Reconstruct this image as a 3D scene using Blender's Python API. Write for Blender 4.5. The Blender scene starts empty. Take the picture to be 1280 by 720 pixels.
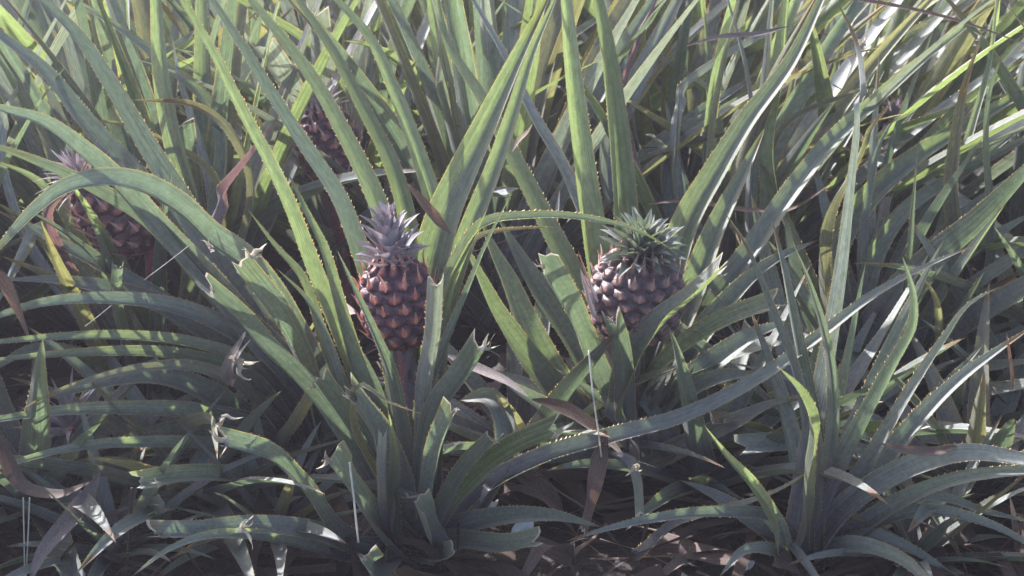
import bpy, math, random
import numpy as np
from mathutils import Vector, Matrix, noise
R = math.radians
VEIL_DENSITY = 0.0075
random.seed(7)
scene = bpy.context.scene
C = bpy.context.collection

# ------------------------------------------------------------------ camera
F = 1758.0
PITCH = R(22.0)
CAMZ = 1.25
cam_d = bpy.data.cameras.new('camera'); cam = bpy.data.objects.new('camera', cam_d); C.objects.link(cam)
cam.location = (0, 0, CAMZ); cam.rotation_euler = (R(90) - PITCH, 0, 0)
cam_d.sensor_width = 36; cam_d.lens = 36 * F / 1280
cam_d.clip_start = 0.02; cam_d.clip_end = 1000
cam_d.dof.use_dof = True; cam_d.dof.focus_distance = 2.15; cam_d.dof.aperture_fstop = 9.0
scene.camera = cam
CAM = Vector((0, 0, CAMZ))

def at(x, y, Y):
    u = (x - 640) / F; v = (360 - y) / F
    d = Vector((u, math.cos(PITCH) + v * math.sin(PITCH), -math.sin(PITCH) + v * math.cos(PITCH)))
    return CAM + d * (Y / d.y)

# ------------------------------------------------------------------ materials
def new_mat(name):
    m = bpy.data.materials.new(name); m.use_nodes = True
    nt = m.node_tree; nt.nodes.clear()
    return m, nt
class G:
    """tiny node graph helper"""
    def __init__(s, nt): s.nt = nt
    def n(s, t, **k):
        x = s.nt.nodes.new(t)
        for a, b in k.items(): setattr(x, a, b)
        return x
    def l(s, a, b): s.nt.links.new(a, b)
    def setin(s, node, idx, v):
        if v is None: return
        if isinstance(v, bpy.types.NodeSocket): s.l(v, node.inputs[idx])
        else: node.inputs[idx].default_value = v
    def math(s, op, a, b=None, c=None, clamp=False):
        x = s.n('ShaderNodeMath', operation=op, use_clamp=clamp)
        s.setin(x, 0, a); s.setin(x, 1, b); s.setin(x, 2, c)
        return x.outputs[0]
    def comb(s, a, b, c):
        x = s.n('ShaderNodeCombineXYZ'); s.setin(x, 0, a); s.setin(x, 1, b); s.setin(x, 2, c); return x.outputs[0]
    def noise(s, vec, scale=1.0, detail=2.0, rough=0.5):
        x = s.n('ShaderNodeTexNoise'); s.l(vec, x.inputs['Vector'])
        x.inputs['Scale'].default_value = scale; x.inputs['Detail'].default_value = detail; x.inputs['Roughness'].default_value = rough
        return x.outputs['Fac']
    def map(s, v, a, b, c=0.0, d=1.0, smooth=True):
        x = s.n('ShaderNodeMapRange', interpolation_type='SMOOTHSTEP' if smooth else 'LINEAR')
        s.setin(x, 0, v); s.setin(x, 1, a); s.setin(x, 2, b); s.setin(x, 3, c); s.setin(x, 4, d); return x.outputs[0]
    def mix(s, f, a, b, mode='MIX'):
        x = s.n('ShaderNodeMix', data_type='RGBA', blend_type=mode)
        s.setin(x, 0, f)
        for i, v in ((6, a), (7, b)):
            if isinstance(v, bpy.types.NodeSocket): s.l(v, x.inputs[i])
            else: x.inputs[i].default_value = (*v, 1) if len(v) == 3 else v
        return x.outputs[2]

def leaf_material(name, top, top2, under, base, tip, rim, trans, tr=0.3, rough=0.42, tipat=0.965, spots=0.0, con=1.25):
    m, nt = new_mat(name); g = G(nt)
    uv = g.n('ShaderNodeUVMap', uv_map='UVMap').outputs[0]
    sp = g.n('ShaderNodeSeparateXYZ'); g.l(uv, sp.inputs[0]); u, v = sp.outputs[0], sp.outputs[1]
    rnd = g.n('ShaderNodeObjectInfo').outputs['Random']
    r50 = g.math('MULTIPLY', rnd, 57.0)
    streak = g.noise(g.comb(g.math('MULTIPLY', u, 34.0), g.math('MULTIPLY', v, 2.6), r50), 1.0, 3.0, 0.6)
    fine = g.noise(g.comb(g.math('MULTIPLY', u, 90.0), g.math('MULTIPLY', v, 9.0), r50), 1.0, 1.0, 0.5)
    blotch = g.noise(g.comb(g.math('MULTIPLY', u, 1.6), g.math('MULTIPLY', v, 7.0), r50), 1.0, 4.0, 0.6)
    mott = g.noise(g.comb(g.math('MULTIPLY', u, 7.0), g.math('MULTIPLY', v, 60.0), r50), 1.0, 3.0, 0.7)
    col = g.mix(g.map(blotch, 0.36, 0.66), top, top2)
    col = g.mix(g.map(rnd, 0.0, 1.0, 0.0, 0.45), col, [c * 0.75 + 0.02 for c in top2])
    back = g.n('ShaderNodeNewGeometry').outputs['Backfacing']
    und = g.mix(g.map(streak, 0.35, 0.7), under, [c * 0.62 for c in under])
    col = g.mix(g.math('MULTIPLY', back, 0.85), col, und)
    dust_shade = g.noise(g.comb(g.math('MULTIPLY', u, 2.2), g.math('MULTIPLY', v, 4.0), g.math('ADD', r50, 77.0)), 1.0, 5.0, 0.7)
    col = g.mix(g.map(dust_shade, 0.40, 0.68, 0.0, 0.5), col, (0.20, 0.195, 0.225) if con <= 1.3 else (0.13, 0.10, 0.10))  # greyish leaf coating; its purple cast paints in the hue of the shadows
    # root fades to a purplish grey, the tip dries
    vn = g.math('ADD', v, g.math('MULTIPLY', g.math('SUBTRACT', mott, 0.5), 0.06))
    vt = g.math('ADD', vn, g.map(g.math('FRACT', g.math('MULTIPLY', rnd, 13.7)), 0.4, 1.0, -0.02, 0.07))
    col = g.mix(g.map(vn, 0.12, 0.50, 0.85, 0.0), col, base)
    col = g.mix(g.map(vt, tipat - 0.03, tipat), col, tip)
    val = g.math('MULTIPLY', g.map(streak, 0.3, 0.72, 1 - .26 * con, 1 + .20 * con), g.map(mott, 0.3, 0.7, 1 - .16 * con, 1 + .12 * con))
    val = g.math('MULTIPLY', val, g.map(fine, 0.3, 0.7, 1 - .09 * con, 1 + .08 * con))
    val = g.math('MULTIPLY', val, g.map(g.math('FRACT', g.math('MULTIPLY', rnd, 7.31)), 0, 1, .78, 1.18, False))
    vc = g.n('ShaderNodeCombineColor'); [g.l(val, vc.inputs[i]) for i in range(3)]
    col = g.mix(1.0, col, vc.outputs[0], 'MULTIPLY')
    # yellowish spots and wear
    sc = g.noise(g.comb(g.math('MULTIPLY', u, 3.0), g.math('MULTIPLY', v, 30.0), g.math('ADD', r50, 9.0)), 1.0, 2.0, 0.5)
    col = g.mix(g.map(sc, 0.70 - spots, 0.76 - spots, 0.0, 0.65), col, (0.30, 0.27, 0.08))
    sc2 = g.noise(g.comb(g.math('MULTIPLY', u, 14.0), g.math('MULTIPLY', v, 160.0), g.math('ADD', r50, 3.0)), 1.0, 1.0, 0.5)
    col = g.mix(g.map(sc2, 0.73, 0.78, 0.0, 0.6), col, (0.42, 0.42, 0.36))
    sc3 = g.noise(g.comb(g.math('MULTIPLY', u, 5.0), g.math('MULTIPLY', v, 24.0), g.math('ADD', r50, 31.0)), 1.0, 3.0, 0.6)
    col = g.mix(g.map(sc3, 0.70, 0.74, 0.0, 0.7), col, (0.13, 0.075, 0.045))
    e = g.math('ABSOLUTE', g.math('MULTIPLY', g.math('SUBTRACT', u, 0.5), 2.0))
    edge = g.map(e, 0.94, 0.985)
    col = g.mix(g.math('MULTIPLY', edge, 0.75), col, rim)
    b = g.n('ShaderNodeBsdfPrincipled'); g.l(col, b.inputs['Base Color'])
    g.setin(b, 'Roughness', g.map(mott, 0.2, 0.8, rough - 0.02, rough + 0.22))
    b.inputs['Specular IOR Level'].default_value = 0.55
    b.inputs['Sheen Weight'].default_value = 0.12; b.inputs['Sheen Roughness'].default_value = 0.5
    bp = g.n('ShaderNodeBump'); bp.inputs['Strength'].default_value = 0.6; bp.inputs['Distance'].default_value = 0.0015
    g.l(streak, bp.inputs['Height']); g.l(bp.outputs[0], b.inputs['Normal'])
    t = g.n('ShaderNodeBsdfTranslucent'); tc = g.mix(g.math('MULTIPLY', edge, 0.8), trans, (0.75, 0.55, 0.12))
    tc = g.mix(1.0, tc, vc.outputs[0], 'MULTIPLY')
    tc = g.mix(g.map(vn, 0.10, 0.45, 0.8, 0.0), tc, [c * 0.5 for c in base])
    g.l(tc, t.inputs['Color'])
    ms = g.n('ShaderNodeMixShader'); ms.inputs[0].default_value = tr
    g.l(b.outputs[0], ms.inputs[1]); g.l(t.outputs[0], ms.inputs[2])
    o = g.n('ShaderNodeOutputMaterial'); g.l(ms.outputs[0], o.inputs[0])
    return m

PB = (0.120, 0.112, 0.145)
TIP = (0.17, 0.09, 0.055)
RIM = (0.34, 0.28, 0.13)
M = {
 'g': leaf_material('green_leaf', (0.085, 0.116, 0.058), (0.124, 0.146, 0.090), (0.25, 0.28, 0.26), PB, TIP, RIM, (0.32, 0.43, 0.13), 0.29),
 'b': leaf_material('blue_green_leaf', (0.094, 0.116, 0.094), (0.132, 0.146, 0.128), (0.27, 0.29, 0.28), PB, TIP, (0.30, 0.27, 0.16), (0.24, 0.34, 0.16), 0.22),
 'y': leaf_material('yellowing_leaf', (0.21, 0.205, 0.085), (0.15, 0.17, 0.08), (0.30, 0.30, 0.16), (0.12, 0.16, 0.09), (0.22, 0.11, 0.05), RIM, (0.42, 0.41, 0.13), 0.28, 0.5, 0.93, 0.05),
 'p': leaf_material('pale_leaf', (0.25, 0.28, 0.26), (0.31, 0.32, 0.33), (0.36, 0.38, 0.39), (0.17, 0.165, 0.20), TIP, RIM, (0.34, 0.40, 0.24), 0.20, 0.33),
 'u': leaf_material('purplish_leaf', (0.17, 0.115, 0.13), (0.12, 0.10, 0.11), (0.24, 0.17, 0.20), PB, (0.14, 0.08, 0.06), RIM, (0.34, 0.17, 0.16), 0.22),
 'o': leaf_material('olive_leaf', (0.12, 0.130, 0.07), (0.15, 0.145, 0.095), (0.22, 0.23, 0.18), PB, (0.20, 0.10, 0.05), RIM, (0.38, 0.38, 0.14), 0.26, 0.45, 0.90, 0.03),
 'd': leaf_material('dry_leaf', (0.125, 0.060, 0.042), (0.21, 0.130, 0.090), (0.17, 0.11, 0.09), (0.10, 0.06, 0.05), (0.13, 0.08, 0.06), (0.24, 0.17, 0.12), (0.28, 0.15, 0.09), 0.14, 0.62, con=2.0),
 'e': leaf_material('weathered_dry_leaf', (0.130, 0.100, 0.110), (0.19, 0.15, 0.15), (0.22, 0.18, 0.18), (0.11, 0.085, 0.09), (0.14, 0.09, 0.06), (0.24, 0.17, 0.12), (0.25, 0.17, 0.14), 0.12, 0.62, con=1.7),
 'c': leaf_material('silver_crown_leaf', (0.45, 0.40, 0.47), (0.36, 0.36, 0.42), (0.45, 0.40, 0.47), (0.30, 0.27, 0.33), (0.36, 0.14, 0.13), (0.46, 0.28, 0.27), (0.42, 0.32, 0.36), 0.15, 0.5, 0.93, con=.7),
 'k': leaf_material('green_crown_leaf', (0.14, 0.185, 0.155), (0.20, 0.235, 0.19), (0.30, 0.33, 0.31), (0.15, 0.145, 0.15), (0.30, 0.15, 0.10), (0.42, 0.34, 0.26), (0.32, 0.42, 0.20), 0.20, 0.45, 0.95, con=.8),
}
def eye_material(name, dark, mid, core, rough):
    m, nt = new_mat(name); g = G(nt)
    a = g.n('ShaderNodeAttribute', attribute_name='core').outputs['Fac']
    tc = g.n('ShaderNodeTexCoord').outputs['Object']
    n1 = g.noise(tc, 60, 5.0, .65); n2 = g.noise(tc, 330, 3.0, .6); n3 = g.noise(tc, 22, 2.0, .5)
    col = g.mix(g.map(n1, .35, .65), dark, mid)
    cf = g.math('MULTIPLY', g.map(g.math('ADD', a, g.math('MULTIPLY', g.math('SUBTRACT', n1, .5), .7)), .45, .95), g.map(n3, .3, .7, .7, 1.0))
    col = g.mix(cf, col, core)
    col = g.mix(g.map(n2, .60, .72, 0, .4), col, [c * 1.5 + .06 for c in core])
    b = g.n('ShaderNodeBsdfPrincipled'); g.l(col, b.inputs['Base Color']); g.setin(b, 'Roughness', g.map(n2, .3, .7, rough - .1, rough + .2))
    bp = g.n('ShaderNodeBump'); bp.inputs['Strength'].default_value = .6; bp.inputs['Distance'].default_value = .0015
    g.l(n2, bp.inputs['Height']); g.l(bp.outputs[0], b.inputs['Normal'])
    o = g.n('ShaderNodeOutputMaterial'); g.l(b.outputs[0], o.inputs[0]); return m
def simple(name, cols, scale=8.0, rough=0.7, tr=0.0, bump=0.3, dist=0.002, detail=6.0, space='Object', coords=(1, 1, 1)):
    m, nt = new_mat(name); g = G(nt)
    tc = g.n('ShaderNodeTexCoord').outputs[space]
    mp = g.n('ShaderNodeMapping'); g.l(tc, mp.inputs[0]); mp.inputs['Scale'].default_value = coords
    nz = g.noise(mp.outputs[0], scale, detail, 0.65)
    nz2 = g.noise(mp.outputs[0], scale * 4.7, 3.0, 0.6)
    col = g.mix(g.map(nz, 0.32, 0.66), cols[0], cols[1])
    if len(cols) > 2: col = g.mix(g.map(nz2, 0.52, 0.68), col, cols[2])
    b = g.n('ShaderNodeBsdfPrincipled'); g.l(col, b.inputs['Base Color']); b.inputs['Roughness'].default_value = rough
    bp = g.n('ShaderNodeBump'); bp.inputs['Strength'].default_value = bump; bp.inputs['Distance'].default_value = dist
    g.l(nz2, bp.inputs['Height']); g.l(bp.outputs[0], b.inputs['Normal'])
    out = b.outputs[0]
    if tr:
        t = g.n('ShaderNodeBsdfTranslucent'); g.l(col, t.inputs['Color'])
        ms = g.n('ShaderNodeMixShader'); ms.inputs[0].default_value = tr
        g.l(out, ms.inputs[1]); g.l(t.outputs[0], ms.inputs[2]); out = ms.outputs[0]
    o = g.n('ShaderNodeOutputMaterial'); g.l(out, o.inputs[0])
    return m
SPINE = simple('leaf_spine', [(0.62, 0.48, 0.24), (0.50, 0.30, 0.14)], 30, 0.5, 0.45, 0.0)
TORN = simple('torn_leaf_rim', [(0.55, 0.50, 0.42), (0.40, 0.33, 0.25), (0.62, 0.60, 0.54)], 120, 0.7, 0.3, 0.5, 0.001)
FIBRE = simple('pale_fibre', [(0.70, 0.69, 0.66), (0.55, 0.52, 0.47)], 60, 0.6, 0.3, 0.2, 0.0005)
SOIL = simple('soil', [(0.022, 0.017, 0.016), (0.040, 0.030, 0.027), (0.055, 0.042, 0.036)], 9, 0.95, 0, 0.8, 0.02)
LITTER = simple('leaf_litter', [(0.040, 0.026, 0.022), (0.075, 0.046, 0.036), (0.035, 0.028, 0.028)], 5, 0.75, 0.1, 0.4, 0.002)
STALK = simple('fruit_stalk', [(0.30, 0.10, 0.12), (0.20, 0.085, 0.10), (0.36, 0.20, 0.20)], 25, 0.5, 0, 0.4, 0.002)
EYE = eye_material('pineapple_eye_skin', (0.050, 0.024, 0.040), (0.088, 0.040, 0.058), (0.38, 0.11, 0.09), .48)
EYE2 = eye_material('dusky_pineapple_eye_skin', (0.050, 0.032, 0.046), (0.090, 0.055, 0.066), (0.30, 0.16, 0.15), .46)
BRACT = simple('orange_bract', [(0.54, 0.20, 0.15), (0.62, 0.34, 0.28), (0.40, 0.12, 0.11)], 60, 0.55, 0.15, 0.3, 0.001)
BRACT2 = simple('pinkish_bract', [(0.36, 0.22, 0.20), (0.48, 0.34, 0.31), (0.32, 0.14, 0.12)], 60, 0.6, 0.12, 0.3, 0.001)
PLASTIC = simple('white_plastic_scrap', [(0.62, 0.64, 0.68), (0.52, 0.54, 0.58)], 10, 0.35, 0.2, 0.3, 0.003)
STRAW = simple('straw', [(0.30, 0.20, 0.13), (0.22, 0.13, 0.09), (0.38, 0.30, 0.22)], 40, 0.7, 0.1, 0.2, 0.0005)

# ------------------------------------------------------------------ object helpers
def mesh_obj(name, vs, fs, uvs=None, mi=None, mats=(), parent=None, smooth=True):
    me = bpy.data.meshes.new(name); me.from_pydata([tuple(v) for v in vs], [], fs)
    if uvs is not None:
        l = me.uv_layers.new(name='UVMap')
        idx = np.empty(len(me.loops), dtype=np.int32); me.loops.foreach_get('vertex_index', idx)
        l.data.foreach_set('uv', np.asarray(uvs, dtype=np.float32)[idx].ravel())
    for m in mats: me.materials.append(m)
    if mi is not None: me.polygons.foreach_set('material_index', mi)
    me.polygons.foreach_set('use_smooth', [smooth] * len(me.polygons))
    me.update()
    o = bpy.data.objects.new(name, me); C.objects.link(o)
    if parent: o.parent = parent
    return o
def tag(o, label=None, cat=None, group=None, kind=None):
    if label: o['label'] = label
    if cat: o['category'] = cat
    if group: o['group'] = group
    if kind: o['kind'] = kind
    return o
def empty(name, loc, rz=0):
    o = bpy.data.objects.new(name, None); C.objects.link(o); o.location = loc; o.rotation_euler = (0, 0, rz)
    o.empty_display_size = 0.05
    return o

def catmull(P, n):
    """resample a polyline of Vectors as a smooth curve with n+1 points, even in arc length"""
    Q = [P[0] * 2 - P[1]] + list(P) + [P[-1] * 2 - P[-2]]
    out = []
    for i in range(1, len(Q) - 2):
        p0, p1, p2, p3 = Q[i - 1], Q[i], Q[i + 1], Q[i + 2]
        k = 12
        # centripetal style by chordal tangents
        d1 = (p2 - p1).length; d0 = max((p1 - p0).length, 1e-6); d2 = max((p3 - p2).length, 1e-6)
        m1 = ((p2 - p1) / d1 * d0 + (p1 - p0) / d0 * d1) / (d0 + d1) * d1
        m2 = ((p3 - p2) / d2 * d1 + (p2 - p1) / d1 * d2) / (d1 + d2) * d1
        for j in range(k):
            t = j / k
            out.append(p1 * (2*t**3 - 3*t*t + 1) + m1 * (t**3 - 2*t*t + t) + p2 * (-2*t**3 + 3*t*t) + m2 * (t**3 - t*t))
    out.append(P[-1].copy())
    L = [0.0]
    for a, b in zip(out, out[1:]): L.append(L[-1] + (b - a).length)
    res = []; j = 0
    for i in range(n + 1):
        s = L[-1] * i / n
        while j < len(L) - 2 and L[j + 1] < s: j += 1
        t = (s - L[j]) / max(L[j + 1] - L[j], 1e-9)
        res.append(out[j].lerp(out[j + 1], min(t, 1)))
    return res, L[-1]

def blade(path, L, normals, W, taper=2.4, chan=0.32, cut=False, seed=0, spines=True, basew=1.15, ragged=0.5, rimw=0.0034, wob=0.06, spine_step=0.0075, across=8, tooth=0.0027):
    """a channelled leaf: front faces = upper (concave) side. returns verts, faces, uvs, material ids (0 blade, 1 spine, 2 torn rim)"""
    rs = random.Random(seed)
    n = len(path) - 1; na = across
    vs, fs, uvs, mi = [], [], [], []
    T = [(path[min(i + 1, n)] - path[max(i - 1, 0)]).normalized() for i in range(n + 1)]
    ph = rs.uniform(0, 6.28); ph2 = rs.uniform(0, 6.28)
    rows = []
    nspl = rs.randrange(1, max(2, na - 1)) if rs.random() < .6 else -9
    def wid(t):
        if cut: w = 1.0 - 0.18 * t
        else: w = max(0.0, 1 - t ** taper) ** 0.85 * (1.12 - 0.24 * t)
        w *= 1 + (basew - 1) * math.exp(-t * 8)
        if basew < 1: w = max(0.0, 1 - t ** taper) ** 0.85 * min(1.0, 0.12 + (t / 0.35) ** 0.8) if not cut else (1 - .18 * t) * min(1.0, 0.2 + (t / 0.4) ** 0.8)
        return W * 0.5 * w
    Ws, Ns = [], []
    for i in range(n + 1):
        t = i / n
        N = (normals[i] - T[i] * normals[i].dot(T[i])).normalized()
        a = wob * math.sin(ph + t * 7) ; a2 = wob * 0.6 * math.sin(ph2 + t * 17)
        N = (N + T[i].cross(N) * (a + a2)).normalized()
        Wd = T[i].cross(N).normalized() * -1
        Ws.append(Wd); Ns.append(N)
        hw = wid(t); ch = chan * (1 + 0.35 * math.exp(-t * 5)) * (1 + 0.25 * math.sin(ph2 + t * 5))
        for j in range(na + 1):
            u = -1 + 2 * j / na
            off = 0.0
            if cut and i >= n - 1:
                off = (abs(u) ** 2 * 0.75 * ragged + 0.22 * ragged * math.sin(seed * 1.7 + u * 4.1) + rs.uniform(-0.3, 0.3) * ragged + (0.5 * ragged if j == nspl else 0) - (0.45 * ragged if j == nspl + 1 else 0)) * hw
                if i == n - 1:
                    off = rows_off[j] if False else off
            p = path[i] + Wd * (hw * u) + N * (hw * ch * (abs(u) ** 1.35) * 2)
            if cut and i >= n - 1:
                if i == n - 1: offs_cut.append(off); p = path[n] - T[n] * 0.0 + Wd * (hw * u) + N * (hw * ch * (abs(u) ** 1.35) * 2) + T[n] * off
                else: p = p + T[n] * (offs_cut[j] + rimw * rs.uniform(0.5, 1.7)) - N * rs.uniform(-0.001, 0.002)
            vs.append(p); uvs.append((0.5 + 0.5 * u, t if not cut else t * 0.955))
        if cut and i == n - 2: offs_cut = []
    for i in range(n):
        for j in range(na):
            a = i * (na + 1) + j
            fs.append((a, a + 1, a + na + 2, a + na + 1)); mi.append(2 if (cut and i == n - 1) else 0)
    if spines:
        ns = int(L / spine_step)
        for s in (-1, 1):
            for k in range(2, ns - 1):
                t = (k + rs.uniform(-0.4, 0.4)) / ns
                if t > 0.97: continue
                x = t * n; i = min(int(x), n - 1); f = x - i
                j = 0 if s < 0 else na
                if cut and i >= n - 2: continue
                A = vs[i * (na + 1) + j].lerp(vs[(i + 1) * (na + 1) + j], f)
                if rs.random() < .08: continue
                sz = tooth * rs.uniform(0.3, 1.15) * min(1.0, 0.35 + wid(t) / (W * 0.5) * 0.8)
                out = (Ws[i] * s + Ns[i] * 0.35).normalized()
                b = len(vs)
                vs += [A - T[i] * sz * 0.75 - out * 0.0004, A + T[i] * sz * 0.55 - out * 0.0004, A + out * sz + T[i] * sz * 1.0, A - Ns[i] * sz * 0.4]
                uvs += [(0.5 + 0.5 * s, t)] * 4
                fs += [(b, b + 1, b + 2), (b + 3, b, b + 2)]; mi += [1, 1]
    return vs, fs, uvs, mi

# ------------------------------------------------------------------ traced plants
plants = {}
FRUITERS = 'fruiting pineapple plants in the near row'
def plant(key, x, y, Y, label, group='pineapple plants of the field'):
    p = at(x, y, Y); p.z = 0
    o = empty('pineapple_plant', p)
    tag(o, label, 'plant', group)
    plants[key] = dict(o=o, base=p, Y=Y, px=(x, y), n=0)
    return o

def traced(key, pts, Yt, W, m='g', side=None, cut=False, k=0.8, ext=0, root=True, taper=2.3, chan=0.44, label=None, bow=1.2, Yr=None, name='leaf', spines=True, ragged=0.5, parent=None, rootz=None, basew=1.15):
    """leaf traced tip -> root; W visible width in px at its widest; Yt = distance of the tip"""
    pl = plants[key]; Y0 = pl['Y'] if Yr is None else Yr
    pl['n'] += 1; seed = hash((key, pl['n'])) if False else (ord(key[0]) * 131 + pl['n'] * 17)
    rs = random.Random(seed)
    pts = list(reversed([Vector(p) for p in pts]))      # root -> tip
    if root:
        r = Vector(pl['px']) + Vector((rs.uniform(-9, 9), rs.uniform(-14, 4)))
        if (pts[0] - r).length > 12: pts = [r] + pts
    if ext:
        d = (pts[-1] - pts[-2]).normalized(); pts.append(pts[-1] + d * ext)
    L = [0]
    for a, b in zip(pts, pts[1:]): L.append(L[-1] + (b - a).length)
    P = [at(p.x, p.y, Y0 + (Yt - Y0) * (l / L[-1]) ** bow) for p, l in zip(pts, L)]
    axis = pl['base'] + Vector((0, 0, 0))
    for p in P: p.z = max(p.z, 0.012)
    Lw = sum((b - a).length for a, b in zip(P, P[1:]))
    n = max(10, int(Lw / 0.016))
    path, Lw = catmull(P, n)
    Ns = []; pr = []
    for i, p in enumerate(path):
        T = (path[min(i + 1, n)] - path[max(i - 1, 0)]).normalized()
        h = Vector((axis.x - p.x, axis.y - p.y, 0)); h = h / max(h.length, 0.05)
        Nad = h * 0.8 + Vector((0, 0, 1)); Nad = (Nad - T * Nad.dot(T)).normalized()
        c = (CAM - p).normalized(); Cp = (c - T * c.dot(T)).normalized()
        if side == 'b': sg = -1
        elif side == 'f': sg = 1
        else: sg = 1 if Nad.dot(Cp) > -0.25 else -1
        N = (Nad + Cp * sg * k); N = (N - T * N.dot(T)).normalized()
        if side and N.dot(Cp) * sg < 0.3: N = (N + Cp * sg * 1.0); N = (N - T * N.dot(T)).normalized()
        Ns.append(N); pr.append(abs(N.dot(Cp)))
    # smooth normals
    for _ in range(3):
        Ns = [(Ns[max(i - 1, 0)] + Ns[i] * 1.5 + Ns[min(i + 1, n)]).normalized() for i in range(n + 1)]
    f = sum(pr[n // 3:]) / len(pr[n // 3:])
    mid = path[int(n * 0.6)]; depth = (mid - CAM).dot(Vector((0, math.cos(PITCH), -math.sin(PITCH))))
    Wm = W / F * depth / max(f, 0.78) * (0.96 if cut else 0.97)
    vs, fs, uvs, mi = blade(path, Lw, Ns, Wm, taper=taper, chan=chan, cut=cut, seed=seed, spines=spines, ragged=ragged, basew=basew)
    par = parent or pl['o']; org = pl['base']
    vs = [v - org for v in vs]
    o = mesh_obj(name, vs, fs, uvs, mi, (M[m], SPINE, TORN), par)
    if label: o['label'] = label
    return o

#PLANTS
plant('A', 525, 700, 1.93, 'pineapple plant with cut front leaves, carrying the slim pineapple with the silvery purple crown', FRUITERS)
plant('B', 782, 575, 2.20, 'pineapple plant carrying the round dusky pineapple with the green crown', FRUITERS)
plant('C', 1005, 718, 1.88, 'blue green young pineapple plant without fruit at the lower right front')
plant('D', 405, 602, 2.15, 'pineapple plant with long arching leaves drooping leftwards over the lower left ground')
plant('E', 190, 545, 2.35, 'pineapple plant at the far left whose leaning pineapple shows behind the arching leaf', FRUITERS)
plant('H', 1090, 529, 2.42, 'pineapple plant with long diagonal leaves behind the young blue green one on the right')
plant('F', 440, 435, 2.82, 'pineapple plant with a half hidden fruit behind the slim pineapple, glimpsed between green leaves', FRUITERS)
plant('I', 930, 470, 2.62, 'pineapple plant with broad upright leaves right behind the round pineapple')
T = traced
# --- A : upper fan behind fruit 1
T('A', [(226,0),(264,66),(299,139),(333,205),(354,250),(385,330),(425,430),(480,570)], 2.05, 25, 'g', 'f', ext=110)
T('A', [(264,0),(312,76),(351,142),(389,201),(417,243),(445,310),(480,420),(505,560)], 2.16, 29, 'b', 'f', ext=90)
T('A', [(312,0),(354,52),(392,104),(430,174),(470,260),(490,330),(510,480)], 2.25, 31, 'g', 'f', ext=110)
T('A', [(372,0),(420,72),(455,139),(486,201),(505,260),(515,340),(520,480)], 2.32, 28, 'g', 'f', ext=90)
T('A', [(420,0),(462,49),(493,115),(521,188),(541,250),(552,320),(545,480)], 2.28, 29, 'g', 'f', ext=100, chan=.45)
T('A', [(690,-12),(650,72),(615,146),(578,222),(560,262),(540,330),(530,480)], 2.18, 56, 'g', 'f', taper=2.4, chan=.42, ext=20)
T('A', [(694,0),(664,70),(642,140),(614,222),(598,262),(570,340),(535,480)], 2.27, 33, 'g', 'f', ext=40, chan=.4)
T('A', [(420,310),(441,358),(465,414),(489,473),(505,560)], 1.78, 22, 'b', 'b', taper=2.0)
T('A', [(642,237),(611,300),(583,369),(559,431),(541,480),(532,570)], 1.84, 18, 'b', 'b', taper=1.6)
T('A', [(611,258),(587,310),(566,362),(552,420),(540,500)], 1.90, 22, 'g', 'b', taper=1.8)
T('A', [(546,358),(541,424),(531,480),(528,560)], 1.80, 24, 'p', 'b', cut=True, ragged=1.3)
T('A', [(603,437),(580,472),(548,515),(535,567),(530,625)], 1.79, 33, 'b', 'b', cut=True, ragged=1.1)
T('A', [(570,512),(548,567),(538,623)], 1.76, 26, 'b', 'f', cut=True, ragged=1.2)
T('A', [(617,552),(583,588),(559,630),(545,662)], 1.78, 22, 'b', 'b', cut=True, ragged=1.0)
T('A', [(694,546),(645,567),(600,598),(566,637),(548,668)], 1.80, 34, 'g', 'b', cut=True, ragged=1.2)
T('A', [(1222,305),(1163,331),(1093,369),(1034,414),(965,466),(850,527),(770,550),(680,578),(600,622),(560,665)], 1.95, 21, 'b', 'f', taper=3.2, bow=1)
T('A', [(752,659),(680,647),(628,650),(572,665)], 1.80, 28, 'g', 'f', taper=2.6)
T('A', [(672,680),(642,686),(594,682),(563,680)], 1.74, 27, 'g', 'f', cut=True, ragged=1.1)
T('A', [(518,628),(530,660),(540,690)], 1.76, 30, 'b', 'f', cut=True, ragged=1.3)
T('A', [(566,694),(552,700),(540,706)], 1.77, 26, 'b', 'f', cut=True, ragged=1.2, root=False)
T('A', [(485,512),(493,574),(490,637),(503,692)], 1.74, 21, 'g', 'b', taper=2.0)
T('A', [(435,497),(465,540),(487,600),(503,680)], 1.80, 38, 'b', 'f', cut=True, ragged=1.4)
T('A', [(412,574),(432,606),(462,655),(490,720)], 1.76, 38, 'b', 'f', cut=True, ragged=1.3, root=False)
T('A', [(396,478),(425,520),(455,567),(490,640),(510,690)], 1.84, 27, 'b', 'b', cut=True, ragged=.9)
T('A', [(452,700),(470,716),(490,735)], 1.70, 32, 'b', 'f', cut=True, ragged=1.3, root=False)
T('A', [(478,545),(476,600),(490,670)], 1.77, 13, 'p', 'b', cut=True, ragged=2)
T('A', [(528,518),(482,502),(448,482),(440,500),(470,600)], 1.77, 19, 'o', 'f', taper=1.5, bow=.8)
T('A', [(260,367),(295,397),(330,438),(375,482),(430,560),(480,645)], 1.86, 33, 'b', 'b', cut=True, ragged=1.6)
T('A', [(280,556),(330,570),(375,609),(430,678),(470,725)], 1.74, 27, 'b', 'f', cut=True, ragged=1.8, root=False)
T('A', [(163,722),(208,689),(257,671),(312,671),(382,685),(440,715),(480,735)], 1.70, 19, 'g', 'f', root=False, taper=2.2)
T('A', [(201,668),(243,668),(312,660),(382,665),(450,690)], 1.78, 26, 'b', 'f', cut=True, ragged=2.2)
T('A', [(602,280),(575,330),(545,430),(525,560)], 2.02, 24, 'g', 'b', taper=3)
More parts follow.
